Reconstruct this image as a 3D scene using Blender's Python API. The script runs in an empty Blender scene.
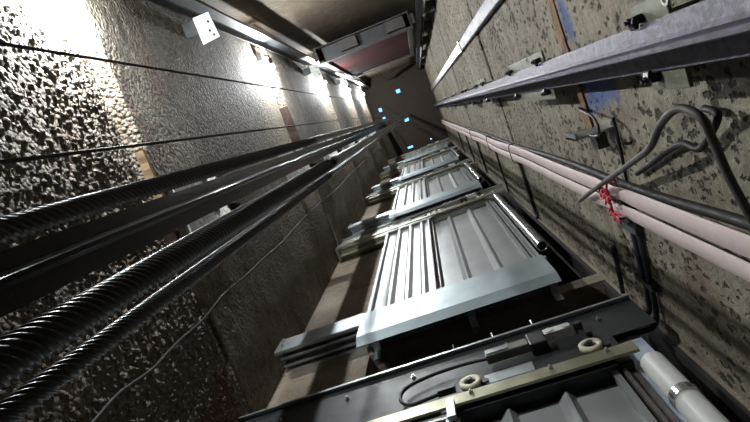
import bpy, bmesh, math, random
from mathutils import Vector, Matrix, noise
random.seed(7)
scene = bpy.context.scene
COL = scene.collection
PI = math.pi

# ------------------------------------------------------------------ helpers
def link(o):
    COL.objects.link(o); return o

def tag(o, label=None, cat=None, group=None, kind=None):
    if label: o['label'] = label
    if cat: o['category'] = cat
    if group: o['group'] = group
    if kind: o['kind'] = kind
    return o

def thing(name, label, cat, loc, group=None):
    o = link(bpy.data.objects.new(name, None))
    o.empty_display_size = .05
    o.location = loc
    return tag(o, label, cat, group)

def obj(name, bm, mat, parent=None, smooth=False, label=None, bevel=0):
    """one mesh object; bm is in world coordinates, kept in place under its parent"""
    me = bpy.data.meshes.new(name)
    bmesh.ops.recalc_face_normals(bm, faces=bm.faces)
    bm.to_mesh(me); bm.free()
    if smooth:
        for p in me.polygons: p.use_smooth = True
    me.materials.append(mat)
    o = link(bpy.data.objects.new(name, me))
    if parent is not None:
        off = Vector((0, 0, 0)); q = parent
        while q is not None:
            off += q.location; q = q.parent
        me.transform(Matrix.Translation(-off))
        o.parent = parent
    else:
        vs = [v.co for v in me.vertices]
        c = Vector((sum(v.x for v in vs) / len(vs), sum(v.y for v in vs) / len(vs), min(v.z for v in vs)))
        me.transform(Matrix.Translation(-c)); o.location = c
    if bevel:
        m = o.modifiers.new('bevel', 'BEVEL'); m.width = bevel; m.segments = 2; m.limit_method = 'ANGLE'
    if label: o['label'] = label
    return o

def copy_tree(o, parent=None):
    c = o.copy(); COL.objects.link(c)
    if parent is not None: c.parent = parent
    for ch in [x for x in bpy.data.objects if x.parent == o]:
        copy_tree(ch, c)
    return c

def box(bm, x0, x1, y0, y1, z0, z1):
    v = [bm.verts.new(p) for p in ((x0,y0,z0),(x1,y0,z0),(x1,y1,z0),(x0,y1,z0),(x0,y0,z1),(x1,y0,z1),(x1,y1,z1),(x0,y1,z1))]
    for f in ((0,3,2,1),(4,5,6,7),(0,1,5,4),(1,2,6,5),(2,3,7,6),(3,0,4,7)):
        bm.faces.new([v[i] for i in f])
    return bm

def prism(bm, pts, axis, a, b):
    """extrude a closed 2-D outline along an axis from a to b"""
    def P(p, t):
        if axis == 'z': return (p[0], p[1], t)
        if axis == 'x': return (t, p[0], p[1])
        return (p[0], t, p[1])
    A = [bm.verts.new(P(p, a)) for p in pts]; B = [bm.verts.new(P(p, b)) for p in pts]
    n = len(pts)
    for i in range(n):
        bm.faces.new((A[i], A[(i+1) % n], B[(i+1) % n], B[i]))
    bm.faces.new(A[::-1]); bm.faces.new(B)
    return bm

def frame(d):
    d = d.normalized()
    u = d.cross(Vector((0, 0, 1)) if abs(d.z) < .9 else Vector((0, 1, 0))).normalized()
    return u, d.cross(u).normalized()

def cyl(bm, p, q, r, n=16, r2=None, cap=True):
    p = Vector(p); q = Vector(q); u, w = frame(q - p); r2 = r if r2 is None else r2
    A = [bm.verts.new(p + (u*math.cos(2*PI*i/n) + w*math.sin(2*PI*i/n))*r) for i in range(n)]
    B = [bm.verts.new(q + (u*math.cos(2*PI*i/n) + w*math.sin(2*PI*i/n))*r2) for i in range(n)]
    for i in range(n): bm.faces.new((A[i], A[(i+1) % n], B[(i+1) % n], B[i]))
    if cap: bm.faces.new(A[::-1]); bm.faces.new(B)
    return bm

def ring(bm, c, axis, r_in, r_out, h, n=24):
    c = Vector(c); axis = Vector(axis).normalized(); u, w = frame(axis)
    L = []
    for rr, t in ((r_in, -h/2), (r_out, -h/2), (r_out, h/2), (r_in, h/2)):
        L.append([bm.verts.new(c + axis*t + (u*math.cos(2*PI*i/n) + w*math.sin(2*PI*i/n))*rr) for i in range(n)])
    for k in range(4):
        A, B = L[k], L[(k+1) % 4]
        for i in range(n): bm.faces.new((A[i], A[(i+1) % n], B[(i+1) % n], B[i]))
    return bm

def smooth_path(pts, sub=8):
    P = [Vector(p) for p in pts]; out = []
    for i in range(len(P)-1):
        p0 = P[max(i-1, 0)]; p1 = P[i]; p2 = P[i+1]; p3 = P[min(i+2, len(P)-1)]
        for k in range(sub):
            t = k/sub
            out.append(.5*((2*p1) + (p2-p0)*t + (2*p0-5*p1+4*p2-p3)*t*t + (3*p1-p0-3*p2+p3)*t*t*t))
    out.append(P[-1]); return out

def tube(bm, pts, r, n=10, sub=8):
    pts = smooth_path(pts, sub) if sub else [Vector(p) for p in pts]
    prev = None; u = None
    for i, p in enumerate(pts):
        d = (pts[min(i+1, len(pts)-1)] - pts[max(i-1, 0)]).normalized()
        if u is None: u, w = frame(d)
        else:
            u = (u - d*u.dot(d)).normalized(); w = d.cross(u)
        R = [bm.verts.new(p + (u*math.cos(2*PI*k/n) + w*math.sin(2*PI*k/n))*r) for k in range(n)]
        if prev:
            for k in range(n): bm.faces.new((prev[k], prev[(k+1) % n], R[(k+1) % n], R[k]))
        else: bm.faces.new(R[::-1])
        prev = R
    bm.faces.new(prev)
    return bm

def sphere(bm, c, r, n=16, m=10):
    mat = Matrix.Translation(c) @ Matrix.Scale(r, 4)
    bmesh.ops.create_uvsphere(bm, u_segments=n, v_segments=m, radius=1, matrix=mat)
    return bm

def hexbolt(bm, c, axis, r=.009, h=.01):
    c = Vector(c); a = Vector(axis).normalized()
    cyl(bm, c, c + a*h, r, 6)
    cyl(bm, c + a*h, c + a*h*1.8, r*.55, 8)
    return bm

B = bmesh.new

# ------------------------------------------------------------------ materials
def new_mat(name):
    m = bpy.data.materials.new(name); m.use_nodes = True
    nt = m.node_tree; return m, nt, nt.nodes['Principled BSDF']

def N(nt, t, **kw):
    n = nt.nodes.new(t)
    for k, v in kw.items():
        if hasattr(n, k): setattr(n, k, v)
    return n

def coords(nt):
    return N(nt, 'ShaderNodeNewGeometry').outputs['Position']

def noise_tex(nt, vec, scale, detail=6, rough=.6):
    n = N(nt, 'ShaderNodeTexNoise'); n.inputs['Scale'].default_value = scale
    n.inputs['Detail'].default_value = detail; n.inputs['Roughness'].default_value = rough
    nt.links.new(vec, n.inputs['Vector']); return n.outputs['Fac']

def ramp(nt, fac, stops):
    r = N(nt, 'ShaderNodeValToRGB'); e = r.color_ramp.elements
    while len(e) < len(stops): e.new(.5)
    for el, (p, c) in zip(e, stops):
        el.position = p; el.color = (*c, 1) if len(c) == 3 else c
    nt.links.new(fac, r.inputs['Fac']); return r.outputs['Color']

def mix(nt, fac, a, b, mode='MIX'):
    m = N(nt, 'ShaderNodeMix'); m.data_type = 'RGBA'; m.blend_type = mode
    for s, v in ((0, fac), (6, a), (7, b)):
        if hasattr(v, 'links') or isinstance(v, bpy.types.NodeSocket): nt.links.new(v, m.inputs[s])
        elif s == 0: m.inputs[0].default_value = v
        else: m.inputs[s].default_value = (*v, 1)
    return m.outputs[2]

def math_n(nt, op, a, b=None, clamp=False):
    m = N(nt, 'ShaderNodeMath'); m.operation = op; m.use_clamp = clamp
    for i, v in enumerate((a, b)):
        if v is None: continue
        if isinstance(v, bpy.types.NodeSocket): nt.links.new(v, m.inputs[i])
        else: m.inputs[i].default_value = v
    return m.outputs[0]

def concrete(name, dark, mid, light, pit=0.0, pit_scale=38, bump=.35, coarse=0.0, rust=.0, tie=None, blue=None, rough_scale=9, patch=(.04,.085,.24)):
    m, nt, b = new_mat(name); p = coords(nt)
    big = noise_tex(nt, p, 1.7, 5, .6); mid_n = noise_tex(nt, p, rough_scale, 8, .65); fine = noise_tex(nt, p, 70, 4, .7)
    c = ramp(nt, mid_n, [(.3, dark), (.5, mid), (.72, light)])
    c = mix(nt, math_n(nt, 'MULTIPLY', ramp(nt, big, [(.35, (1,1,1)), (.62, (0,0,0))]), .55), c, dark)
    c = mix(nt, .35, c, ramp(nt, fine, [(.3, tuple(x*.5 for x in dark)), (.7, light)]))
    if rust:
        sep = N(nt, 'ShaderNodeMapping'); nt.links.new(p, sep.inputs['Vector']); sep.inputs['Scale'].default_value = (1, 1.2, 3.2)
        rn = noise_tex(nt, sep.outputs[0], 1.6, 6, .65)
        c = mix(nt, math_n(nt, 'MULTIPLY', ramp(nt, rn, [(.52, (0,0,0)), (.7, (1,1,1))]), rust), c, (.10, .035, .018))
    height = math_n(nt, 'MULTIPLY', fine, .35)
    height = math_n(nt, 'ADD', height, mid_n)
    if pit:
        wob = N(nt, 'ShaderNodeTexNoise'); wob.inputs['Scale'].default_value = 60; nt.links.new(p, wob.inputs['Vector'])
        vm = N(nt, 'ShaderNodeVectorMath'); vm.operation = 'MULTIPLY_ADD'
        nt.links.new(wob.outputs['Color'], vm.inputs[0]); vm.inputs[1].default_value = (.03, .03, .03); nt.links.new(p, vm.inputs[2])
        v = N(nt, 'ShaderNodeTexVoronoi'); v.inputs['Scale'].default_value = pit_scale; sq = N(nt, 'ShaderNodeMapping'); sq.inputs['Scale'].default_value = (1, 1.1, .6); nt.links.new(vm.outputs[0], sq.inputs['Vector']); nt.links.new(sq.outputs[0], v.inputs['Vector'])
        pd = math_n(nt, 'ADD', v.outputs['Distance'], math_n(nt, 'MULTIPLY', math_n(nt, 'SUBTRACT', noise_tex(nt, p, 5, 4, .6), .5), 1.1))
        pits = ramp(nt, pd, [(.24, (1,1,1)), (.40, (0,0,0))])
        c = mix(nt, math_n(nt, 'MULTIPLY', pits, pit), c, tuple(x*.3 for x in dark))
        height = math_n(nt, 'SUBTRACT', height, math_n(nt, 'MULTIPLY', pits, 1.2))
    if coarse:
        v = N(nt, 'ShaderNodeTexVoronoi'); v.inputs['Scale'].default_value = 55; nt.links.new(p, v.inputs['Vector'])
        height = math_n(nt, 'SUBTRACT', height, math_n(nt, 'MULTIPLY', v.outputs['Distance'], coarse))
    if blue:
        sx = N(nt, 'ShaderNodeSeparateXYZ'); nt.links.new(p, sx.inputs[0])
        wn = math_n(nt, 'MULTIPLY', math_n(nt, 'SUBTRACT', noise_tex(nt, p, 7, 6, .6), .5), .35)
        def band(s, lo, hi):
            return math_n(nt, 'SUBTRACT', (hi-lo)/2, math_n(nt, 'ABSOLUTE', math_n(nt, 'SUBTRACT', s, (lo+hi)/2)))
        for (yy0, yy1, zz0, zz1) in blue:
            inside = math_n(nt, 'MINIMUM', band(sx.outputs['Y'], yy0, yy1), band(sx.outputs['Z'], zz0, zz1))
            f = math_n(nt, 'MULTIPLY', math_n(nt, 'ADD', inside, wn), 14, True)
            c = mix(nt, math_n(nt, 'MULTIPLY', f, .75), c, patch)
    nt.links.new(c, b.inputs['Base Color'])
    b.inputs['Roughness'].default_value = .82; b.inputs['Specular IOR Level'].default_value = .3
    bp = N(nt, 'ShaderNodeBump'); bp.inputs['Strength'].default_value = bump; bp.inputs['Distance'].default_value = .03
    nt.links.new(height, bp.inputs['Height']); nt.links.new(bp.outputs[0], b.inputs['Normal'])
    return m

def metal(name, col, rough=.4, metallic=.8, var=.25, scale=12, bump=0, spangle=0, dirt=None, dirt_amt=.5, spec=.5):
    m, nt, b = new_mat(name); p = coords(nt)
    n = noise_tex(nt, p, scale, 6, .6)
    lo = tuple(x*(1-var) for x in col); hi = tuple(min(1, x*(1+var)) for x in col)
    c = ramp(nt, n, [(.35, lo), (.65, hi)])
    if dirt:
        c = mix(nt, math_n(nt, 'MULTIPLY', ramp(nt, noise_tex(nt, p, 30, 4, .7), [(.5, (0,0,0)), (.58, (1,1,1))]), dirt_amt), c, dirt)
    if spangle:
        v = N(nt, 'ShaderNodeTexVoronoi'); v.inputs['Scale'].default_value = 60; nt.links.new(p, v.inputs['Vector'])
        c = mix(nt, spangle, c, ramp(nt, v.outputs['Color'], [(.2, lo), (.8, hi)]))
    nt.links.new(c, b.inputs['Base Color'])
    b.inputs['Metallic'].default_value = metallic; b.inputs['Specular IOR Level'].default_value = spec
    r = ramp(nt, noise_tex(nt, p, scale*2.3, 4, .6), [(.3, (rough*.8,)*3), (.7, (min(1, rough*1.2),)*3)])
    nt.links.new(r, b.inputs['Roughness'])
    if bump:
        bp = N(nt, 'ShaderNodeBump'); bp.inputs['Strength'].default_value = bump; bp.inputs['Distance'].default_value = .004
        nt.links.new(noise_tex(nt, p, 120, 5, .7), bp.inputs['Height']); nt.links.new(bp.outputs[0], b.inputs['Normal'])
    return m

def plain(name, col, rough=.6, var=.15, scale=15, metallic=0):
    return metal(name, col, rough, metallic, var, scale)

def emit(name, col, s):
    m, nt, b = new_mat(name)
    b.inputs['Base Color'].default_value = (*col, 1)
    b.inputs['Emission Color'].default_value = (*col, 1); b.inputs['Emission Strength'].default_value = s
    return m

M = {}
M['conc_left'] = concrete('pebbled concrete', (.07,.058,.045), (.17,.145,.115), (.30,.265,.22), bump=.8, coarse=1.3, rust=.5, rough_scale=22, blue=[(.70,1.05,1.3,2.15)], patch=(.12,.055,.035))
M['conc_left_up'] = concrete('cast concrete', (.085,.07,.05), (.19,.165,.125), (.31,.275,.215), bump=.8, coarse=.9, rust=.6, rough_scale=14)
M['conc_right'] = concrete('pitted concrete', (.11,.092,.064), (.24,.212,.155), (.38,.345,.27), pit=.95, pit_scale=36, bump=.6, rust=.6, blue=[(.02,.25,1.66,2.05),(-.34,-.02,1.90,2.04)], rough_scale=11)
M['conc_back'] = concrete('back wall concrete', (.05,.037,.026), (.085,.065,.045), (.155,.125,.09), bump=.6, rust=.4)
M['conc_front'] = concrete('door wall concrete', (.16,.13,.095), (.27,.225,.17), (.37,.32,.25), bump=.35, rust=.7)
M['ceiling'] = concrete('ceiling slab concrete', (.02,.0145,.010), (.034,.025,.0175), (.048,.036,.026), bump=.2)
M['floor'] = concrete('pit floor concrete', (.07,.06,.05), (.12,.10,.08), (.18,.16,.13), bump=.4)
M['galv'] = metal('galvanised steel', (.45,.49,.51), .36, .85, .12, 6, spangle=.25)
M['apron'] = metal('galvanised apron sheet', (.36,.43,.455), .48, .7, .1, 4, spangle=.2)
M['panel'] = metal('grey zinc panel sheet', (.40,.42,.42), .38, .4, .08, 4)
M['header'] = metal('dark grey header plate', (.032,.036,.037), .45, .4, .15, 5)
M['olive'] = metal('olive header sheet', (.22,.22,.19), .42, .7, .15, 6)
M['track'] = metal('yellow passivated track', (.33,.32,.22), .42, .7, .2, 10)
M['bolt'] = metal('zinc bolt', (.62,.62,.58), .3, .9, .1)
M['black'] = plain('black rubber', (.012,.012,.013), .5)
M['darkiron'] = metal('dark painted iron', (.045,.047,.05), .45, .5, .3)
M['rail'] = metal('greased rail steel', (.06,.046,.085), .45, .15, .35, 26, bump=.5, dirt=(.025,.02,.032), dirt_amt=.9)
M['rail_dark'] = metal('dark greased rail steel', (.005,.005,.0055), .22, .0, .3, 20, bump=.05, spec=.12)
M['rail_cw'] = metal('grey rail steel', (.03,.031,.033), .55, .1, .25, 20, spec=.35)
M['clip'] = metal('black rail clip', (.035,.033,.04), .4, .6, .3)
M['bracket_green'] = metal('pale green painted bracket', (.12,.13,.085), .55, .2, .2, 20, dirt=(.15,.12,.08))
M['bracket_light'] = metal('pale grey bracket plate', (.55,.55,.52), .55, .25, .15, 16, dirt=(.2,.17,.14), dirt_amt=.6)
M['white_plate'] = metal('white painted plate', (.72,.73,.70), .55, .1, .08, 10, dirt=(.25,.23,.2), dirt_amt=.25)
M['rope'] = metal('greased wire rope', (.007,.007,.007), .36, .1, .3, 40, spec=.4)
M['rope_thin'] = metal('thin dark wire rope', (.03,.028,.026), .5, .5, .3, 40)
M['cable_dark'] = metal('dark cable sheath', (.018,.016,.016), .6, 0, .15, 15, spec=.25)
M['cable_grey'] = plain('grey cable sheath', (.06,.052,.046), .6)
M['cable_dust'] = plain('dusty cable sheath', (.02,.018,.016), .7)
M['pink'] = metal('pale pink cable sheath', (.60,.49,.47), .55, 0, .06, 5, dirt=(.5,.4,.38), dirt_amt=.25)
M['red'] = plain('red cord', (.50,.02,.05), .5)
M['cream'] = plain('cream nylon roller', (.68,.64,.48), .5)
M['pvc'] = plain('pale grey plastic tube', (.50,.51,.48), .42, .06)
M['steel_tube'] = metal('polished steel tube', (.62,.63,.64), .25, .95, .1)
M['jamb'] = metal('brown grey frame', (.17,.155,.145), .5, .4, .15)
M['blueplate'] = metal('pale blue plate', (.50,.57,.68), .45, .3, .1)
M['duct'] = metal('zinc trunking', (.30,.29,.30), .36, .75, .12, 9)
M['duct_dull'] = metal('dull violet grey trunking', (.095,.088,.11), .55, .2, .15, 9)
M['tan'] = plain('weathered timber batten', (.30,.20,.11), .8, .3, 25)
M['rusty'] = plain('rusty batten', (.04,.021,.014), .8, .4, 25)
M['rust_orange'] = plain('rust orange batten', (.15,.078,.036), .85, .5, 18)
M['redbrown'] = metal('red brown weight blocks', (.06,.017,.015), 1.0, 0, .2, 6, spec=.05)
M['cwframe'] = metal('dusty grey frame', (.075,.068,.06), .7, .1, .2, 10)
M['lampwhite'] = metal('white enamel shade', (.75,.75,.72), .5, 0, .05)
M['recess_shade'] = plain('recess shade black', (.02,.018,.016), .9)  # near-black stands in for the shade inside the door recesses
M['ply'] = plain('dark void plate', (.02,.02,.02), .9)
LAMP = 9500.0
M['bulb'] = emit('lit lamp bulb', (.95, .985, 1.0), LAMP)

# ------------------------------------------------------------------ dimensions (metres; camera at 0,0,0 looking up)
XL, XR, YB, YF, ZC, ZF = -1.12, .56, -1.22, 1.03, 15.3, -1.9
SILLS = [-.55, 2.69, 5.69, 8.69, 11.69]

# ------------------------------------------------------------------ room
def struct(name, bm, mat, smooth=False):
    me = bpy.data.meshes.new(name); bmesh.ops.recalc_face_normals(bm, faces=bm.faces); bm.to_mesh(me); bm.free()
    if smooth:
        for p in me.polygons: p.use_smooth = True
    for mm in (mat if isinstance(mat, list) else [mat]): me.materials.append(mm)
    o = link(bpy.data.objects.new(name, me)); o['kind'] = 'structure'; return o

# left wall: storey-high cast panels; the lowest one is rough and pebbled
bm = B()
def grid_panel(bm, z0, z1, dy, dz, fn, mi):
    ny = int(round((YF+.06 - (YB-.06))/dy)); nz = int(round((z1-z0)/dz)); rows = []
    for j in range(nz+1):
        z = z0 + (z1-z0)*j/nz; rows.append([])
        for i in range(ny+1):
            y = (YB-.06) + (YF+.06-(YB-.06))*i/ny
            rows[-1].append(bm.verts.new((fn(y, z), y, z)))
    for j in range(nz):
        for i in range(ny):
            f = bm.faces.new((rows[j][i], rows[j][i+1], rows[j+1][i+1], rows[j+1][i])); f.material_index = mi; f.smooth = True
    back = XL-.2
    e = [rows[0][0], rows[0][-1], rows[-1][-1], rows[-1][0]]
    # top and bottom returns so that the joints between panels are closed
    for r in (rows[0], rows[-1]):
        b2 = [bm.verts.new((back, v.co.y, v.co.z)) for v in (r[0], r[-1])]
        for i in range(len(r)-1): pass
        f = bm.faces.new([b2[0]] + r + [b2[1]]); f.material_index = mi
LEAN = .075
def lean_f(y):
    t = min(1., max(0., y/.5)); return 1 - .75*t*t*(3-2*t)
def pebbles(y, z):
    p = Vector((y, z, 0))
    cell = noise.voronoi(p*44 + Vector((noise.noise(p*30), noise.noise(p*30+Vector((5,5,5))), 0))*.35)[0]
    h = math.sqrt(max(0., 1 - (cell[0]/.40)**2))*(.007 + .008*max(0., .6+noise.noise(p*60)))
    h += noise.noise(p*14)*.006 + noise.noise(p*45+Vector((9,3,1)))*.004
    patch = min(1., max(0., .55 + noise.noise(Vector((y*1.7, z*1.7, 4)))*1.6))
    edge = min(1., (2.2 - z)/.05) if z < 2.2 else 0
    return XL + .004 + lean_f(y)*(-.04 + LEAN*(2.2-z)/2.8) + max(-.004, h*(.35 + .65*patch))*max(edge, .2)
grid_panel(bm, .45, 2.20, .0062, .0062, pebbles, 0)
zz = [2.205, 5.08, 7.95, 10.8, 13.6, ZC+.1]
for k in range(len(zz)-1):
    def fn(y, z, k=k):
        return XL + lean_f(y)*(-.04 + LEAN*(1-(z-zz[k])/(zz[k+1]-zz[k]))) + noise.noise(Vector((y*3, z*3, k)))*.006 + noise.noise(Vector((y*19, z*19, k)))*.0022
    grid_panel(bm, zz[k], zz[k+1], .03 if k else .02, .03 if k else .02, fn, 1)
grid_panel(bm, ZF-.1, .44, .2, .2, lambda y, z: XL, 0)
box(bm, XL-.27, XL-.19, YB-.06, YF+.06, ZF-.1, ZC+.1)
for f in bm.faces:
    pass
def wall_x(z, y=0):
    if z < 2.2: return XL + .012 + lean_f(y)*(-.04 + LEAN*(2.2-z)/2.8)
    for k in range(len(zz)-1):
        if z <= zz[k+1]: return XL + lean_f(y)*(-.04 + LEAN*(1-(z-zz[k])/(zz[k+1]-zz[k])))
    return XL
o = struct('wall_left', bm, [M['conc_left'], M['conc_left_up']])

# right wall with open joints at each lift of the casting
bm = B()
rz = [ZF-.1, 2.09, 4.02, 5.25, 6.9, 8.4, 10.1, 12.0, ZC+.1]
for k in range(len(rz)-1):
    off = [.0, .004, -.002, .003, 0, .004, 0, .003][k]
    n = 44; m_ = max(6, int((rz[k+1]-rz[k])/.06)); rows = []
    z0, z1 = rz[k], rz[k+1]-.018
    for j in range(m_+1):
        z = z0+(z1-z0)*j/m_; rows.append([])
        for i in range(n+1):
            y = YB-.06 + (YF-YB+.12)*i/n
            x = XR + off + noise.noise(Vector((y*2.5, z*2.5, 20+k)))*.005 + noise.noise(Vector((y*11, z*11, 20+k)))*.002
            rows[-1].append(bm.verts.new((x, y, z)))
    for j in range(m_):
        for i in range(n):
            bm.faces.new((rows[j][i], rows[j][i+1], rows[j+1][i+1], rows[j+1][i])).smooth = True
    for r in (rows[0], rows[-1]):
        a = bm.verts.new((XR+.2, r[0].co.y, r[0].co.z)); b_ = bm.verts.new((XR+.2, r[-1].co.y, r[-1].co.z))
        bm.faces.new([a] + r + [b_])
box(bm, XR+.15, XR+.25, YB-.06, YF+.06, ZF-.1, ZC+.1)
struct('wall_right', bm, M['conc_right'])

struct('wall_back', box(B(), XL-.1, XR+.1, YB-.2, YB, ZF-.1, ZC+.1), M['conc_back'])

# door wall: doorway recesses widened and deepened, with near-black backing, to stay dark
bm = B(); OX0, OX1 = -.62, .55
prev = ZF-.1
spans = []
for k, s in enumerate(SILLS):
    top = (SILLS[k+1]-.12) if k+1 < len(SILLS) else s+2.7
    spans.append((s-.02, top))
box(bm, XL-.1, OX0, YF, YF+.9, ZF-.1, ZC+.1)
box(bm, OX1, XR+.1, YF, YF+.9, ZF-.1, ZC+.1)
for (a, b_) in spans:
    box(bm, OX0, OX1, YF, YF+.9, prev, a); prev = b_
box(bm, OX0, OX1, YF, YF+.9, prev, ZC+.1)
struct('wall_front', bm, M['conc_front'])
bm = B(); box(bm, OX0-.1, OX1+.1, YF+.9, YF+.96, ZF-.1, ZC+.1)
struct('trim_1', bm, M['recess_shade'])  # backing coloured near-black to keep the gaps above the doors in shade
struct('shade_liner', box(B(), .535, .555, YF+.004, YF+.89, ZF, ZC), M['recess_shade'])  # added liner; its near-black colour paints shade on the right reveal

# ceiling slab with rope holes to the machine room
holes = [(-.30,-.66,.055,.05), (-.92,-.36,.045,.05), (-.90,-.11,.04,.04), (-.345,.13,.06,.045), (-.50,.86,.075,.03), (.10,.845,.02,.02)]
xs = sorted({XL-.1, XR+.1} | {h[0]-h[2] for h in holes} | {h[0]+h[2] for h in holes})
ys = sorted({YB-.1, YF+.1} | {h[1]-h[3] for h in holes} | {h[1]+h[3] for h in holes})
bm = B()
for i in range(len(xs)-1):
    for j in range(len(ys)-1):
        cxm, cym = (xs[i]+xs[i+1])/2, (ys[j]+ys[j+1])/2
        if any(abs(cxm-h[0]) < h[2] and abs(cym-h[1]) < h[3] for h in holes): continue
        box(bm, xs[i], xs[i+1], ys[j], ys[j+1], ZC, ZC+.12)
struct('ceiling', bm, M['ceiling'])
struct('floor', box(B(), XL-.1, XR+.1, YB-.1, YF+.9, ZF-.2, ZF), M['floor'])

# ------------------------------------------------------------------ lamps down the back left corner
LZ = [2.03, 4.98, 7.85, 10.70, 13.50]
def make_lamp(z):
    x, y = XL+.064, -.80
    t = thing('shaft_lamp', '', 'lamp', (x, y, z), 'lamps up the back left corner')
    bm = B(); cyl(bm, (x, y-.022, z), (x, y-.075, z), .016, 20, .020); obj('lamp_holder', bm, M['black'], t)
    bm = B(); box(bm, XL-.05, XL+.02, y-.15, y-.075, z-.035, z+.035)
    obj('wall_base', bm, M['lampwhite'], t, bevel=.006)
    bm = B(); tube(bm, [(XL+.025, y-.11, z), (XL+.045, y-.11, z), (x, y-.10, z), (x, y-.07, z)], .007); obj('arm', bm, M['darkiron'], t, True)
    bm = B(); sphere(bm, (x, y, z), .016, 20, 12); cyl(bm, (x, y-.01, z), (x, y-.026, z), .012, 16, .011)
    obj('bulb', bm, M['bulb'], t, True, label='glowing white bulb')
    return t
lamp0 = make_lamp(LZ[0])
lamp_labels = ['lit lamp nearest the camera, lost in the white glow at upper left',
               'lit lamp second from the camera, brightest white star on the left wall',
               'lit lamp third from the camera on the left wall, just beyond the second white plate',
               'lit lamp fourth from the camera, second from the shaft ceiling',
               'lit lamp farthest from the camera, close under the shaft ceiling']
for z, lb in zip(LZ, lamp_labels):
    o = lamp0 if z == LZ[0] else copy_tree(lamp0)
    o.location.z = z; o['label'] = lb

# ------------------------------------------------------------------ guide rails
def t_rail(name, label, xb, xt, y0, y1, yc, mat, z0=-.6, z1=ZC-.06, tb=.010, tw=.012):
    """T section: base plate at xb from y0 to y1, blade out to xt"""
    s = 1 if xt > xb else -1
    pts = [(xb, y0), (xb, y1), (xb+s*tb*.7, y1), (xb+s*tb, yc+tw*1.2), (xb+s*tb*1.5, yc+tw/2), (xt-s*.002, yc+tw/2), (xt, yc+tw/2-.002),
           (xt, yc-tw/2+.002), (xt-s*.002, yc-tw/2), (xb+s*tb*1.5, yc-tw/2), (xb+s*tb, yc-tw*1.2), (xb+s*tb*.7, y0)]
    bm = B(); prism(bm, pts, 'z', z0, z1)
    return tag(obj(name, bm, mat), label, 'guide rail')
t_rail('guide_rail', 'violet grey greased steel guide rail up the right wall', .475, .400, -.002, .094, .046, M['rail'])
t_rail('guide_rail', 'black greased guide rail between the thick ropes on the left wall', -.985, -.905, -.035, .098, .026, M['rail_dark'], tw=.016)
def t_rail_y(name, label, xa, xc, yb, y0, mat):
    pass
t_rail('guide_rail', 'dark grey guide rail in the back left corner, left of the counterweight', -1.05, -.955, -1.075, -.955, -1.015, M['rail_cw'], tw=.016)
t_rail('guide_rail', 'dark guide rail in the back right corner, right of the counterweight', .43, .345, -1.05, -.95, -1.0, M['rail_cw'], tw=.016)

# right rail fixings
def right_fix(z0, z1, lab, ends=True, mat='bracket_green'):
    zc = (z0+z1)/2
    t = thing('rail_bracket', lab, 'bracket', (.53, .05, z0), 'brackets of the right hand guide rail')
    bm = B(); box(bm, .477, .485, -.042, .136, z0, z1)
    obj('back_plate', bm, M[mat], t, bevel=.002)
    bm = B(); box(bm, .485, XR+.012, -.01, .105, zc-.03, zc-.022); box(bm, XR-.006, XR+.012, -.01, .105, zc-.09, zc-.022)
    obj('wall_angle', bm, M[mat], t)
    for y, s in ((-.014, 1), (.107, -1)):
        for z in ((z0+.05, z1-.05) if z1-z0 > .3 else (z1-.04,)):
            bm = B(); prism(bm, [(.477, y-.009*s), (.458, y-.008*s), (.452, y+.004*s), (.456, y+.018*s), (.463, y+.019*s), (.466, y+.009*s), (.477, y+.009*s)], 'z', z-.014, z+.014)
            c = obj('rail_clip', bm, M['clip'], t, bevel=.003)
            bm = B(); hexbolt(bm, (.457, y, z), (-1, 0, 0), .008, .008); obj('clip_bolt', bm, M['darkiron'], c)
    bm = B(); ring(bm, (.4765, -.030, zc-.08), (1, 0, 0), .008, .014, .003, 16); obj('bolt_washer', bm, M['bolt'], t)
    return t
right_fix(1.08, 1.24, 'greenish rail bracket nearest the camera, where the grey looped cable hangs')
right_fix(2.08, 2.78, 'long rail bracket on the right rail, second from the camera, beside the blue paint')
right_fix(3.78, 4.30, 'rail bracket on the right rail, third from the camera, between trunking and pale flat cables')
right_fix(5.1, 5.5, 'rail bracket on the right rail, fourth from the camera', True)
right_fix(6.7, 7.1, 'rail bracket on the right rail, fifth from the camera', True)
right_fix(8.6, 9.0, 'rail bracket on the right rail, sixth from the camera', True)
right_fix(10.8, 11.3, 'rail bracket on the right rail, topmost and farthest from the camera', True)

# left rail brackets: pale plates between wall and rail
def left_fix(z, lab):
    t = thing('rail_bracket', lab, 'bracket', (-1.05, .03, z), 'brackets of the left hand guide rail')
    bm = B(); box(bm, XL+.012, -.985, -.085, .145, z, z+.008)
    obj('shelf_plate', bm, M['bracket_light'], t, bevel=.002)
    wx = wall_x(z-.30)+.006; bm = B(); box(bm, wx-.03, wx, -.085, .150, z-.32, z+.33)
    obj('wall_plate', bm, M['bracket_light'], t)
    bm = B(); box(bm, -.995, -.987, -.06, .12, z-.07, z+.0)
    obj('rail_leg', bm, M['bracket_light'], t)
    for y, s in ((-.053, 1), (.116, -1)):
        bm = B(); box(bm, -.987, -.955, y-.016, y+.016, z-.06, z-.02)
        c = obj('rail_clip', bm, M['clip'], t, bevel=.004)
        bm = B(); hexbolt(bm, (-.955, y, z-.04), (1, 0, 0), .012, .012); obj('clip_bolt', bm, M['clip'], c)
    for y in (-.05, .03, .10):
        bm = B(); hexbolt(bm, (XL+.05, y, z), (0, 0, -1), .013, .012); obj('bolt', bm, M['darkiron'], t)
    return t
for z, w in ((2.62, 'nearest the camera'), (4.65, 'second from the camera'), (6.3, 'third from the camera'),
             (8.1, 'fourth from the camera'), (10.0, 'fifth from the camera'), (12.2, 'farthest from the camera')):
    left_fix(z, 'pale grey bracket behind the black rail on the left wall, ' + w)

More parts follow.
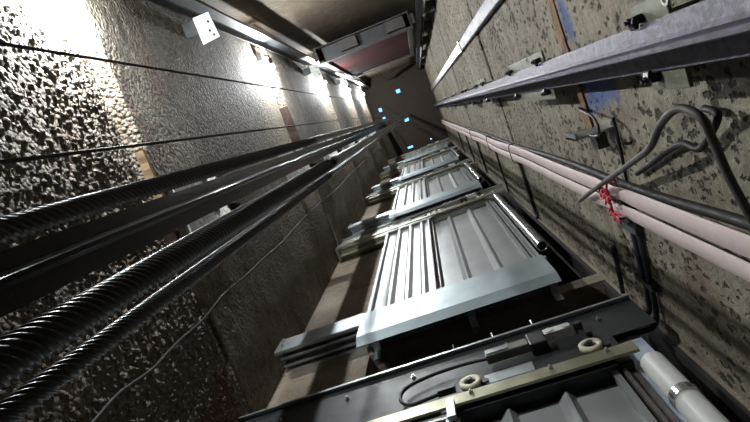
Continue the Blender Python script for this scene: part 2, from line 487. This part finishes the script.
# bracket plates of the counterweight rail, white below the lamps
def cw_fix(z, lab, wide=.18):
    t = thing('rail_bracket', lab, 'bracket', (-1.0, -.9, z), 'white brackets of the back left rail')
    bm = B(); prism(bm, [(-1.035, -.95), (-.935, -.95), (-.925, -.80), (-1.035, -.79)], 'z', z, z+.006)
    obj('white_plate', bm, M['white_plate'], t)
    bm = B(); box(bm, XL-.006, -1.03, -.94, -.86, z+.006, z+.012); box(bm, XL-.006, XL+.006, -.94, -.86, z+.0, z+.09)
    obj('wall_angle', bm, M['darkiron'], t)
    for (x, y) in ((-.955, -.90), (-.965, -.85), (-.95, -.82)):
        bm = B(); hexbolt(bm, (x, y, z), (0, 0, -1), .008, .006); obj('bolt', bm, M['black'], t)
    return t
for z, lab in ((3.30, 'white plate bracket beside the back left rail, nearest the camera'), (6.85, 'small white plate bracket beside the back left rail, just past the second lamp'),
               (9.5, 'white plate bracket beside the back left rail, third from the camera')):
    cw_fix(z, lab)
def cwr_fix(z, lab):
    t = thing('rail_bracket', lab, 'bracket', (.47, -1.0, z), 'brackets of the back right rail')
    bm = B(); box(bm, .432, XR+.01, -1.06, -.94, z, z+.008); box(bm, XR-.008, XR+.01, -1.06, -.94, z, z+.08); box(bm, .432, .438, -1.07, -.93, z-.06, z+.02)
    obj('angle', bm, M['cwframe'], t)
    for y in (-1.066, -.933):
        bm = B(); box(bm, .40, .43, y-.014, y+.014, z-.04, z); obj('rail_clip', bm, M['cwframe'], t)
for z, w in ((3.6, 'lowest'), (5.0, 'second from below'), (6.4, 'third from below'), (7.8, 'fourth from below'), (9.4, 'fifth from below'), (11.5, 'sixth from below'), (13.4, 'topmost')):
    cwr_fix(z, 'dark angle bracket of the back right rail, ' + w)

# ------------------------------------------------------------------ ropes
def rope(name, label, x, y, r, lobes, pitch, mat, cat='rope', z0=-1.88, ztw=2.6, z1=ZC-.05, hand=1, dx=0, dy=0):
    bm = B(); n = lobes*5; zs = []; z = z0; step = pitch/3.2
    zs.append((z, True)); z = .05
    while z < ztw:
        zs.append((z, True)); z += step*(1 + max(0, z-.8)*1.2) if z < 1.2 else .03
    z = ztw
    while z < z1: zs.append((z, False)); z += .5
    zs.append((z1, False)); prev = None; lay = pitch*lobes
    for z, tw in zs:
        a0 = 2*PI*max(z, .05)/lay*hand if z < 1.3 else 2*PI*1.3/lay*hand
        ox = dx*(z/ZC); oy = dy*(z/ZC)
        R = []
        for i in range(n):
            a = 2*PI*i/n; rr = r*(.80 + .20*abs(math.sin(lobes*a/2)))
            R.append(bm.verts.new((x+ox+rr*math.cos(a+a0), y+oy+rr*math.sin(a+a0), z)))
        if prev:
            for i in range(n): bm.faces.new((prev[i], prev[(i+1) % n], R[(i+1) % n], R[i]))
        else: bm.faces.new(R[::-1])
        prev = R
    bm.faces.new(prev)
    return tag(obj(name, bm, mat, None, True), label, cat, 'thick twisted hoist ropes')
def pol(R, deg): return R*math.cos(math.radians(deg)), R*math.sin(math.radians(deg))
x, y = pol(.25, 184.6); rope('wire_rope', 'thick black twisted rope running just above the left rail', x, y, .0085, 8, .008, M['rope'])
x, y = pol(.225, 169.4); rope('wire_rope', 'thickest twisted rope, running just below the left rail', x, y, .0115, 8, .0075, M['rope'])
x, y = pol(.25, 164.2); rope('wire_rope', 'twisted rope lowest of the three thick ropes at left', x, y, .0075, 8, .007, M['rope'])
def thin_rope(label, x, y, r):
    bm = B(); tube(bm, [(x, y, ZF+.02), (x, y, ZC-.05)], r, 10, 0)
    return tag(obj('governor_rope', bm, M['rope_thin'], None, True), label, 'rope', 'thin ropes along the left wall')
x, y = pol(.90, 209.6); thin_rope('thin dark rope crossing the bright rough wall, upper of the two', x, y, .0042)
x, y = pol(.90, 193.6); thin_rope('thin dark rope closer to the thick ropes, lower of the two', x, y, .0050)

# thin cable on the left wall below the ropes
bm = B(); pts = []
for i in range(26):
    z = .9*(1.13**i)
    if z > 14.5: break
    pts.append((wall_x(z, .475)+.018, .475 + .008*math.sin(i*1.3) + .006*math.sin(i*2.9), z))
tube(bm, pts, .006, 8, 5)
tag(obj('wall_cable', bm, M['cable_dust'], None, True), 'thin dusty cable wandering along the left wall below the ropes', 'cable')
# battens in the joints of the left wall
def batten(label, x0, x1, y0, y1, z0, z1, mat):
    bm = B(); n = 10
    for i in range(n):
        pass
    L = []
    for i in range(n+1):
        y = y0+(y1-y0)*i/n; j = random.uniform(-.002, .002)
        L.append([bm.verts.new(p) for p in ((x0, y, z0+j), (x1, y, z0+j), (x1, y, z1+j*.6), (x0, y, z1+j*.6))])
    for i in range(n):
        for k in range(4): bm.faces.new((L[i][k], L[i][(k+1) % 4], L[i+1][(k+1) % 4], L[i+1][k]))
    bm.faces.new(L[0][::-1]); bm.faces.new(L[-1])
    return tag(obj('joint_batten', bm, mat), label, 'batten')
batten('pale tan batten in the wall joint beside the near left bracket', XL+.004, XL+.040, -.24, .02, 2.178, 2.20, M['tan'])
batten('rusty brown batten in the left wall joint, below the tan one', XL-.05, XL+.02, .05, .50, 2.182, 2.20, M['rusty'])
batten('dark rusty batten in the second joint of the left wall', XL-.05, XL+.041, -.45, .02, 5.064, 5.075, M['rusty'])
batten('rust brown batten in the joint of the right wall beside blue paint', XR-.008, XR+.03, -.20, .30, 2.03, 2.10, M['rust_orange'])

# ------------------------------------------------------------------ counterweight
cwx0, cwx1, cwy0, cwy1, cwz0, cwz1 = -.88, .27, -1.09, -.91, 6.7, 10.1
t = thing('counterweight', 'red brown counterweight in a grey frame high on the back wall', 'counterweight', ((cwx0+cwx1)/2, -1.0, cwz0))
bm = B(); box(bm, cwx0+.06, cwx1-.06, cwy0+.02, cwy1-.02, cwz0+.12, cwz1-.25); 
obj('weight_stack', bm, M['redbrown'], t)
for xa, xb in ((cwx0, cwx0+.06), (cwx1-.06, cwx1)):
    bm = B(); prism(bm, [(xa, cwy0), (xb, cwy0), (xb, cwy0+.01), (xa+.01, cwy0+.01), (xa+.01, cwy1-.01), (xb, cwy1-.01), (xb, cwy1), (xa, cwy1)] if xa < -.5 else
                    [(xb, cwy0), (xa, cwy0), (xa, cwy0+.01), (xb-.01, cwy0+.01), (xb-.01, cwy1-.01), (xa, cwy1-.01), (xa, cwy1), (xb, cwy1)], 'z', cwz0-.02, cwz1)
    obj('upright', bm, M['cwframe'], t)
bm = B(); box(bm, cwx0-.01, cwx1+.01, cwy1-.005, cwy1+.008, cwz0, cwz0+.13); box(bm, cwx0-.01, cwx1+.01, cwy0, cwy0+.012, cwz0, cwz0+.13)
obj('bottom_beam', bm, M['cwframe'], t)
bm = B(); box(bm, cwx0+.07, cwx1-.07, cwy0+.013, cwy1-.006, cwz0+.10, cwz0+.115); obj('bottom_web', bm, M['darkiron'], t)
bm = B(); box(bm, cwx0, cwx1, cwy1-.005, cwy1+.008, cwz1-.22, cwz1-.05); box(bm, cwx0, cwx1, cwy0, cwy0+.012, cwz1-.22, cwz1-.05)
obj('top_beam', bm, M['cwframe'], t)
for xa in (-.60, -.02):
    bm = B(); box(bm, xa, xa+.22, cwy0+.03, cwy1-.03, cwz0-.05, cwz0+.06); obj('buffer_plate', bm, M['cwframe'], t)
for xs_, s in ((cwx0, -1), (cwx1, 1)):
    for zz_ in (cwz0+.02, cwz1-.08):
        bm = B(); box(bm, xs_-.01 if s > 0 else xs_-.05, xs_+.05 if s > 0 else xs_+.01, -1.055, -.945, zz_, zz_+.07)
        obj('guide_shoe', bm, M['cwframe'], t)
bm = B()
for k in range(5): cyl(bm, (-.42+k*.045, -1.0, cwz1-.1), (-.42+k*.045, -1.0, ZC-.04), .006, 8)
obj('hanging_rope', bm, M['rope'], t)

# ------------------------------------------------------------------ landing doors
def rib_panel(x0, x1, yf, ys, z0, z1, ribs, t=.002):
    """sheet facing the shaft: flat at yf (far), ribs stand out to ys (near)"""
    pts = [(x0, yf)]
    for (a, b_, c, d) in ribs: pts += [(a, yf), (b_, ys), (c, ys), (d, yf)]
    pts.append((x1, yf))
    back = [(p[0], p[1]+t) for p in pts[::-1]]
    return prism(B(), pts + back, 'z', z0, z1)

def make_door(S, lab, near):
    t = thing('landing_door', lab, 'elevator door', (-.12, YF, S), 'landing doors up the shaft')
    # sill with two grooves
    bm = B(); box(bm, -.62, .345, .868, 1.04, -.012+S, S)
    for ya, yb in ((.868, .885), (.905, .925), (.945, .965), (.985, 1.035)): box(bm, -.62, .345, ya, yb, S-.034, S-.010)
    obj('sill', bm, M['galv'], t)
    # apron below the sill
    pr = [(.862, S+.012), (.860, S-.29), (.884, S-.352), (.886, S-.350), (.8625, S-.289), (.8645, S+.012)]
    obj('apron', prism(B(), pr, 'x', -.605, .332), M['apron'], t)
    # sill extension to the left
    bm = B(); box(bm, -1.065, -.606, .866, .8685, S-.125, S+.035)
    box(bm, -1.065, -.606, .8685, .882, S-.127, S-.123)
    for ya in (.905, .945): box(bm, -1.045, -.606, ya, ya+.010, S-.125, S-.08)
    box(bm, -1.045, -.606, .8685, .985, S-.08, S-.076)
    box(bm, -1.045, -.606, .975, .985, S-.125, S-.076)
    e = obj('sill_extension', bm, M['galv'], t)
    for dx_, dz_ in ((-1.04, 0), (-1.03, -.07)):
        bm = B(); hexbolt(bm, (dx_, .866, S+dz_), (0, -1, 0), .010, .008); obj('bolt', bm, M['bolt'], e)
    for xb in (-.58, -.10, .30):
        bm = B(); box(bm, xb, xb+.035, .95, YF-.002, S-.15, S-.036); box(bm, xb, xb+.035, YF-.02, YF+.01, S-.24, S-.036)
        obj('sill_bracket', bm, M['galv'], t)
    # header
    H = S+2.63
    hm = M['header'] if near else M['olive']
    bm = B(); box(bm, -1.11, .512, .935, .938, S+2.39, H); box(bm, -1.11, .36, .935, .938, S+2.20, S+2.39)
    box(bm, -1.11, .36, .935, YF-.01, S+2.20, S+2.203)
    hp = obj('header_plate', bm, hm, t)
    bm = B(); box(bm, -1.11, .512, .918, .938, H, H+.003); box(bm, -1.11, .512, .916, .918, H-.011, H+.003); obj('top_lip', bm, M['galv'], hp, label='bright top lip')
    for xb in (-.9, -.62, -.35, .02, .36):
        bm = B(); hexbolt(bm, (xb, .935, H-.07-.05*((xb*7) % 1)), (0, -1, 0), .008, .008); obj('bolt', bm, M['bolt'], hp)
    bm = B()
    for xb in (-1.0, .2): box(bm, xb, xb+.05, .938, YF+.006, H-.12, H-.112); box(bm, xb, xb+.05, YF-.012, YF+.006, H-.20, H-.112)
    obj('header_bracket', bm, M['galv'], hp)
    # tracks
    T = S+2.19
    bm = B(); prism(bm, [(.898, T), (.908, T), (.908, T+.056), (.920, T+.062), (.920, T+.066), (.904, T+.066), (.898, T+.060)], 'x', -1.075, .385)
    tr = obj('track', bm, M['track'], t, label='yellowish front track')
    for xb in (-.75, -.14, .12, .30):
        bm = B(); hexbolt(bm, (xb, .898, T+.042), (0, -1, 0), .008, .007); obj('bolt', bm, M['bolt'], tr)
    bm = B(); prism(bm, [(.970, S+2.13), (.978, S+2.13), (.978, S+2.20), (.970, S+2.20)], 'x', -1.075, -.22); obj('track', bm, M['track'], t)
    bm = B(); box(bm, -1.10, -1.075, .90, 1.01, S+2.13, S+2.32); obj('track_end_plate', bm, M['olive'], t)
    # rollers and hangers
    bm = B(); box(bm, -.19, .31, .922, .925, T-.012, S+2.35); obj('hanger_plate', bm, hm, t)
    bm = B(); box(bm, -.088, .078, .914, .9195, S+2.285, S+2.345); obj('carriage_plate', bm, M['galv'], t, label='bright carriage plate')
    for xr in (-.137, .272):
        bm = B(); ring(bm, (xr, .908, S+2.315), (0, 1, 0), .021, .038, .016); r_ = obj('roller', bm, M['cream'], t, True, 'cream nylon roller')
        bm = B(); cyl(bm, (xr, .890, S+2.315), (xr, .920, S+2.315), .010, 12); obj('axle', bm, M['darkiron'], r_)
        bm = B(); cyl(bm, (xr+.047, .908, S+2.305), (xr+.047, .921, S+2.305), .014, 14); obj('counter_roller', bm, M['darkiron'], t)
    bm = B(); box(bm, -.60, -.26, .926, .930, T-.03, S+2.30); obj('hanger_plate', bm, M['olive'], t)
    bm = B(); box(bm, -.222, -.196, .880, .896, S+2.10, S+2.20); obj('stop_block', bm, M['galv'], t, label='small pale stop block')
    # lock
    bm = B(); box(bm, -.065, .092, .888, .922, S+2.425, S+2.475); lk = obj('lock_body', bm, M['olive'], t, bevel=.004, label='olive grey lock body')
    bm = B(); box(bm, -.062, .02, .884, .888, S+2.435, S+2.465); obj('lock_face', bm, M['galv'], lk)
    bm = B(); box(bm, .092, .155, .888, .933, S+2.41, S+2.505); obj('latch_block', bm, M['black'], lk, bevel=.006)
    bm = B(); box(bm, .155, .250, .892, .918, S+2.462, S+2.502); cyl(bm, (.175, .888, S+2.482), (.175, .925, S+2.482), .016, 12); cyl(bm, (.238, .888, S+2.477), (.238, .925, S+2.477), .014, 12)
    obj('contact_box', bm, M['white_plate'], lk, label='pale contact box')
    bm = B(); cyl(bm, (.278, .896, S+2.49), (.278, .934, S+2.49), .016, 12); cyl(bm, (.294, .906, S+2.42), (.294, .934, S+2.42), .012, 12); box(bm, .270, .286, .920, .930, S+2.37, S+2.51)
    obj('release_arm', bm, M['darkiron'], lk)
    bm = B(); tube(bm, [(-.055, .91, S+2.45), (-.14, .91, S+2.465), (-.27, .91, S+2.46), (-.37, .91, S+2.42), (-.388, .91, S+2.345), (-.35, .91, S+2.295), (-.29, .91, S+2.30), (-.21, .91, S+2.315)], .0068)
    obj('lock_cable', bm, M['black'], t, True)
    bm = B(); box(bm, -.253, -.192, .897, .920, S+2.302, S+2.33); obj('cable_gland', bm, M['black'], t)
    for xb in (-.02, .14, -.18):
        bm = B(); cyl(bm, (xb, .925, H), (xb, .925, H+.06), .003, 8); obj('stud', bm, M['bolt'], t)
    # panels
    m = M['panel']; ZL = S+2.17; ZT = S+2.235
    ribsL = [(-.525, -.505, -.488, -.470), (-.420, -.400, -.383, -.365), (-.318, -.300, -.285, -.268)]
    pl = obj('door_panel', rib_panel(-.615, -.225, .942, .918, S+.012, ZL, ribsL), m, t)
    bm = B(); box(bm, -.618, -.598, .916, .947, S+.012, ZL); box(bm, -.236, -.222, .914, .947, S+.012, ZL); obj('stile', bm, m, pl)
    bm = B(); box(bm, -.615, -.225, .912, .945, ZL, ZL+.004); box(bm, -.615, -.225, .912, .915, ZL-.02, ZL); obj('top_channel', bm, m, pl)
    ribsR = [(-.075, -.050, -.042, -.022), (.105, .132, .140, .160)]
    pr_ = obj('door_panel', rib_panel(-.215, .305, .980, .954, S+.012, ZT-.058, ribsR), m, t)
    bm = B(); box(bm, -.217, -.200, .950, .986, S+.012, ZT); box(bm, .287, .307, .948, .986, S+.012, ZT); obj('stile', bm, m, pr_)
    bm = B(); box(bm, -.215, .305, .945, .985, ZT, ZT+.004); box(bm, -.215, .305, .945, .948, ZT-.014, ZT); obj('top_channel', bm, m, pr_)
    bm = B(); box(bm, -.200, .287, .982, .986, ZT-.066, ZT); obj('top_web', bm, M['header'], pr_)  # dark colour stands in for shade in the recess along the panel top
    for xb in (-.14, .03, .21):
        bm = B(); hexbolt(bm, (xb, .982, ZT-.028), (0, -1, 0), .012, .012); obj('bolt', bm, M['darkiron'], pr_)
    # frame jamb and closing weight tube
    bm = B(); box(bm, .318, .360, .962, 1.04, S+.0, S+2.19); box(bm, .318, .330, .945, .965, S, S+2.19); obj('jamb', bm, M['jamb'] if near else m, t)
    bm = B(); box(bm, -.645, -.622, .962, 1.04, S+.0, S+2.16); obj('jamb', bm, m, t)
    if near:
        bm = B(); box(bm, .350, .448, .968, .972, S+1.75, S+2.40); obj('side_plate', bm, M['blueplate'], t, label='pale blue side plate')
        bm = B(); cyl(bm, (.398, .925, S+.36), (.398, .925, S+2.14), .036, 28); tb = obj('weight_tube', bm, M['pvc'], t, True, 'pale grey weight tube')
        bm = B(); ring(bm, (.398, .925, S+1.93), (0, 0, 1), .036, .040, .030, 28); box(bm, .375, .415, .955, 1.03, S+1.92, S+1.945); obj('clamp', bm, M['steel_tube'], tb, False, 'shiny clamp')
    else:
        bm = B(); cyl(bm, (.392, .930, S+.36), (.392, .930, S+2.30), .029, 28, cap=False); cyl(bm, (.392, .930, S+.36), (.392, .930, S+2.30), .026, 28, cap=False)
        ring(bm, (.392, .930, S+.361), (0, 0, 1), .026, .029, .002, 28)
        tb = obj('weight_tube', bm, M['steel_tube'], t, True, 'bright steel weight tube, open below')
        bm = B(); ring(bm, (.392, .930, S+1.30), (0, 0, 1), .029, .032, .025, 28); box(bm, .380, .404, .955, 1.03, S+1.29, S+1.31); obj('clamp', bm, M['galv'], tb)
    for o_ in tb, :
        m_ = None
    return t
make_door(SILLS[0], 'nearest landing door at lower right, with header rollers and pale grey tube', True)
d2 = make_door(SILLS[1], 'second landing door, largest full ribbed steel door in the middle with bright apron', False)
for s, lb in ((SILLS[2], 'third landing door, smaller ribbed steel door just above the middle one'),
              (SILLS[3], 'fourth landing door, second farthest from the camera'),
              (SILLS[4], 'farthest landing door, close under the shaft ceiling')):
    c = copy_tree(d2); c.location.z = s; c['label'] = lb

# ------------------------------------------------------------------ right wall services
# flat cables
def flat_cable(label, y0, y1, x0):
    bm = B(); n = 60; L = []
    for i in range(n+1):
        z = .5 + (ZC-.1-.5)*(i/n)**1.6
        w = .006*math.sin(z*2.1+y0*9)*math.exp(-((z-3)/5)**2); x = x0 + .004*math.sin(z*3+y1*5)
        pinch = .010*math.exp(-((z-1.90)/.06)**2) if z < 3 else 0
        L.append([bm.verts.new(p) for p in ((x, y0+w+pinch, z), (x-.004, y0+w+pinch+.003, z), (x-.004, y1+w-pinch-.003, z), (x, y1+w-pinch, z), (x+.004, y1+w-pinch-.003, z), (x+.004, y0+w+pinch+.003, z))])
    for i in range(n):
        for k in range(6): bm.faces.new((L[i][k], L[i][(k+1) % 6], L[i+1][(k+1) % 6], L[i+1][k]))
    bm.faces.new(L[0][::-1]); bm.faces.new(L[-1])
    return tag(obj('flat_cable', bm, M['pink'], None, True), label, 'cable', 'pale flat cables on the right wall')
flat_cable('pale pink flat cable on the right wall, upper of the pair, nearer the rail', .452, .508, .525)
flat_cable('pale pink flat cable on the right wall, lower of the pair, nearer the doors', .513, .562, .520)
def tie(z, lab, big):
    t = bpy.data.objects
    bm = B(); x = .508
    pts = [(x, .446, z), (x-.006, .48, z+.012), (x-.008, .51, z-.004), (x-.006, .545, z+.010), (x, .57, z), (.535, .572, z), (.537, .50, z+.005), (.535, .444, z), (x, .446, z)]
    tube(bm, pts, .004 if big else .003, 8)
    if big:
        for c, r in (((x-.012, .487, z+.012), .012), ((x-.015, .478, z-.008), .009), ((x-.012, .497, z-.018), .008), ((x-.010, .47, z+.03), .007)): sphere(bm, c, r, 10, 8)
        for q in range(6):
            aa = q*1.05
            tube(bm, [(x-.012, .487, z), (x-.022, .487+.022*math.cos(aa), z+.04*math.sin(aa)), (x-.014, .487+.034*math.cos(aa+.5), z+.055*math.sin(aa+.5)), (x-.010, .487+.015*math.cos(aa+.9), z+.03*math.sin(aa+.9))], .0035, 8)
        for q in range(4):
            aa = q*1.6+.4
            tube(bm, [(x-.008, .553, z-.03), (x-.016, .553+.02*math.cos(aa), z-.03+.045*math.sin(aa)), (x-.010, .553+.03*math.cos(aa+.6), z-.03+.06*math.sin(aa+.6))], .003, 8)
    return tag(obj('cord_tie', bm, M['red'] if big else M['cable_dark'], None, True), lab, 'tie')
tie(1.90, 'knotted red cord tied round the pale flat cables', True)
for z, w in ((3.93, 'second from the camera'), (5.2, 'third from the camera'), (6.85, 'fourth from the camera')):
    tie(z, 'dark tie round the pale flat cables, ' + w, False)

# dark strip cable along the wall between rail and flat cables
bm = B(); pts = [(XR-.012, .452+.006*math.sin(i*1.1), .6*(1.16**i)) for i in range(22) if .6*(1.16**i) < 14]
tube(bm, pts, .0135, 10, 4)
tag(obj('wall_cable', bm, M['cable_dark'], None, True), 'dark cable on the right wall just above the pale flat cables', 'cable')

# branch cables going to each door
for z, y0, y1, r, lab in ((3.98, .56, 1.0, .012, 'dark branch cable from flat cables to second door, thickest'), (5.24, .56, 1.0, .009, 'dark branch cable on right wall beside the top of the second door'),
                          (6.88, .56, 1.0, .010, 'dark branch cable on right wall beside the third door'), (8.38, .56, 1.0, .010, 'dark branch cable on right wall beside top of third door'),
                          (10.08, .56, 1.0, .010, 'dark branch cable on right wall beside the fourth door')):
    bm = B(); tube(bm, [(.535, y0-.02, z+.05), (XR-.012, y0+.05, z), (XR-.014, (y0+y1)/2, z+.01), (XR-.012, y1-.03, z+.02), (XR-.02, y1, z-.02)], r)
    tag(obj('branch_cable', bm, M['cable_dark'], None, True), lab, 'cable', 'branch cables on the right wall')
# double conduit from the rail joint to the nearest door
t = thing('conduit', 'dark double conduit bending from the right wall towards the nearest door header', 'conduit', (.545, .6, 1.86))
for dz, dx_ in ((0, 0), (.055, .004)):
    bm = B(); tube(bm, [(XR-.012, .50, 1.84+dz), (XR-.012, .60, 1.86+dz), (XR-.014, .78, 1.89+dz), (XR-.016, .92, 1.92+dz), (XR-.03, .985-dz*.3, 1.93+dz), (XR-.07, .998-dz*.3, 1.93+dz), (.42, .998-dz*.3, 1.95+dz)], .0105)
    obj('pipe', bm, M['darkiron'], t, True)
for yy in (.62, .83):
    bm = B(); box(bm, XR-.027, XR+.004, yy-.012, yy+.012, 1.80+yy*.07, 1.95+yy*.07); obj('saddle', bm, M['darkiron'], t)
bm = B(); tube(bm, [(XR-.01, .775, 2.245), (XR-.012, .9, 2.27), (XR-.014, 1.0, 2.30)], .010); 
tag(obj('wall_rod', bm, M['darkiron'], None, True), 'short dark rod on the right wall above the nearest door header', 'rod')
bm = B(); tube(bm, [(XR-.006, .23, 1.79), (XR-.008, .32, 1.80), (XR-.008, .42, 1.83), (XR-.008, .52, 1.86)], .0055)
tag(obj('wall_wire', bm, M['cable_dark'], None, True), 'short black wire on the right wall between small zinc bracket and flat cables', 'wire')
# looped grey cable over the bracket
bm = B(); tube(bm, [(.495, .570, 2.30), (.49, .50, 2.08), (.485, .425, 1.84), (.475, .315, 1.48), (.470, .265, 1.33), (.468, .212, 1.24), (.468, .180, 1.165), (.474, .174, 1.12), (.480, .196, 1.075), (.488, .245, 1.075), (.492, .31, 1.065), (.50, .38, 1.05), (.51, .47, 1.03), (.52, .56, .98), (.53, .66, .9)], .0085, 12)
tag(obj('looped_cable', bm, M['cable_grey'], None, True), 'grey looped cable hanging over the near rail bracket and crossing the flat cables', 'cable')
bm = B(); tube(bm, [(.545, .20, 1.20), (.538, .21, 1.14), (.535, .25, 1.18), (.54, .29, 1.26), (.545, .285, 1.34), (.545, .31, 1.44), (.545, .36, 1.58), (.545, .40, 1.70)], .008, 10)
tag(obj('looped_cable', bm, M['cable_dark'], None, True), 'dark thinner cable lying on the wall behind the grey looped cable', 'cable')
# small shelf bracket with bent rod
t = thing('limit_switch_bracket', 'small zinc bracket with a bent rod on the right wall below the rail', 'bracket', (.53, .26, 1.85))
bm = B(); box(bm, .44, XR+.006, .262, .268, 1.83, 1.96); box(bm, .44, .447, .245, .268, 1.83, 1.96); obj('shelf', bm, M['galv'], t)
bm = B(); tube(bm, [(XR-.004, .20, 2.12), (.52, .19, 2.0), (.50, .195, 1.86), (.49, .205, 1.76), (.485, .235, 1.72), (.485, .262, 1.75), (.485, .265, 1.84)], .0042); obj('bent_rod', bm, M['clip'], t, True)
bm = B(); box(bm, .50, .535, .268, .32, 1.84, 1.90); obj('hanging_tab', bm, M['darkiron'], t)
# zinc trunking
t = thing('cable_trunking', 'long zinc cable trunking on the upper right wall with a joint halfway', 'trunking', (.545, -.38, .6))
def trunk(z0, z1, nm, mt, dy=0):
    bm = B(); prism(bm, [(XR-.006, -.420+dy), (.532, -.420+dy), (.528, -.414+dy), (.528, -.346+dy), (.532, -.340+dy), (XR-.006, -.340+dy)], 'z', z0, z1)
    return obj(nm, bm, M[mt], t)
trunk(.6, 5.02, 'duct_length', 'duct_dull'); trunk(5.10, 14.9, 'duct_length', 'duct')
bm = B(); box(bm, .522, XR-.006, -.432, -.328, 5.0, 5.12); obj('joint_cover', bm, M['clip'], t)
bm = B(); box(bm, .5275, .5285, -.385, -.382, .6, 5.0); obj('seam', bm, M['clip'], t)

# ------------------------------------------------------------------ world, camera, view
w = bpy.data.worlds.new('machine room daylight'); scene.world = w; w.use_nodes = True
bg = w.node_tree.nodes['Background']; bg.inputs[0].default_value = (.20, .55, 1.0, 1); bg.inputs[1].default_value = 2.2

cam = bpy.data.cameras.new('camera'); co = link(bpy.data.objects.new('camera', cam)); scene.camera = co
cam.sensor_width = 36; cam.lens = 560*36/750; cam.clip_start = .01; cam.clip_end = 60
f = 560.; V = (417, 110.5); ang = math.radians(-20.75)
n = Vector((V[0]-375, V[1]-211, f)).normalized()
d = Vector((math.cos(ang), math.sin(ang), 0)); X = (d - n*d.dot(n)).normalized(); Y = n.cross(X)
right = Vector((X[0], Y[0], n[0])); down = Vector((X[1], Y[1], n[1])); fwd = Vector((X[2], Y[2], n[2]))
mw = Matrix((( right.x, -down.x, -fwd.x, 0), (right.y, -down.y, -fwd.y, 0), (right.z, -down.z, -fwd.z, 0), (0, 0, 0, 1)))
co.matrix_world = mw

vs = scene.view_settings
vs.view_transform = 'Standard'; vs.look = 'None'; vs.gamma = 1; vs.use_curve_mapping = False; vs.exposure = 0.0
scene.cycles.max_bounces = 8; scene.cycles.sample_clamp_indirect = 4
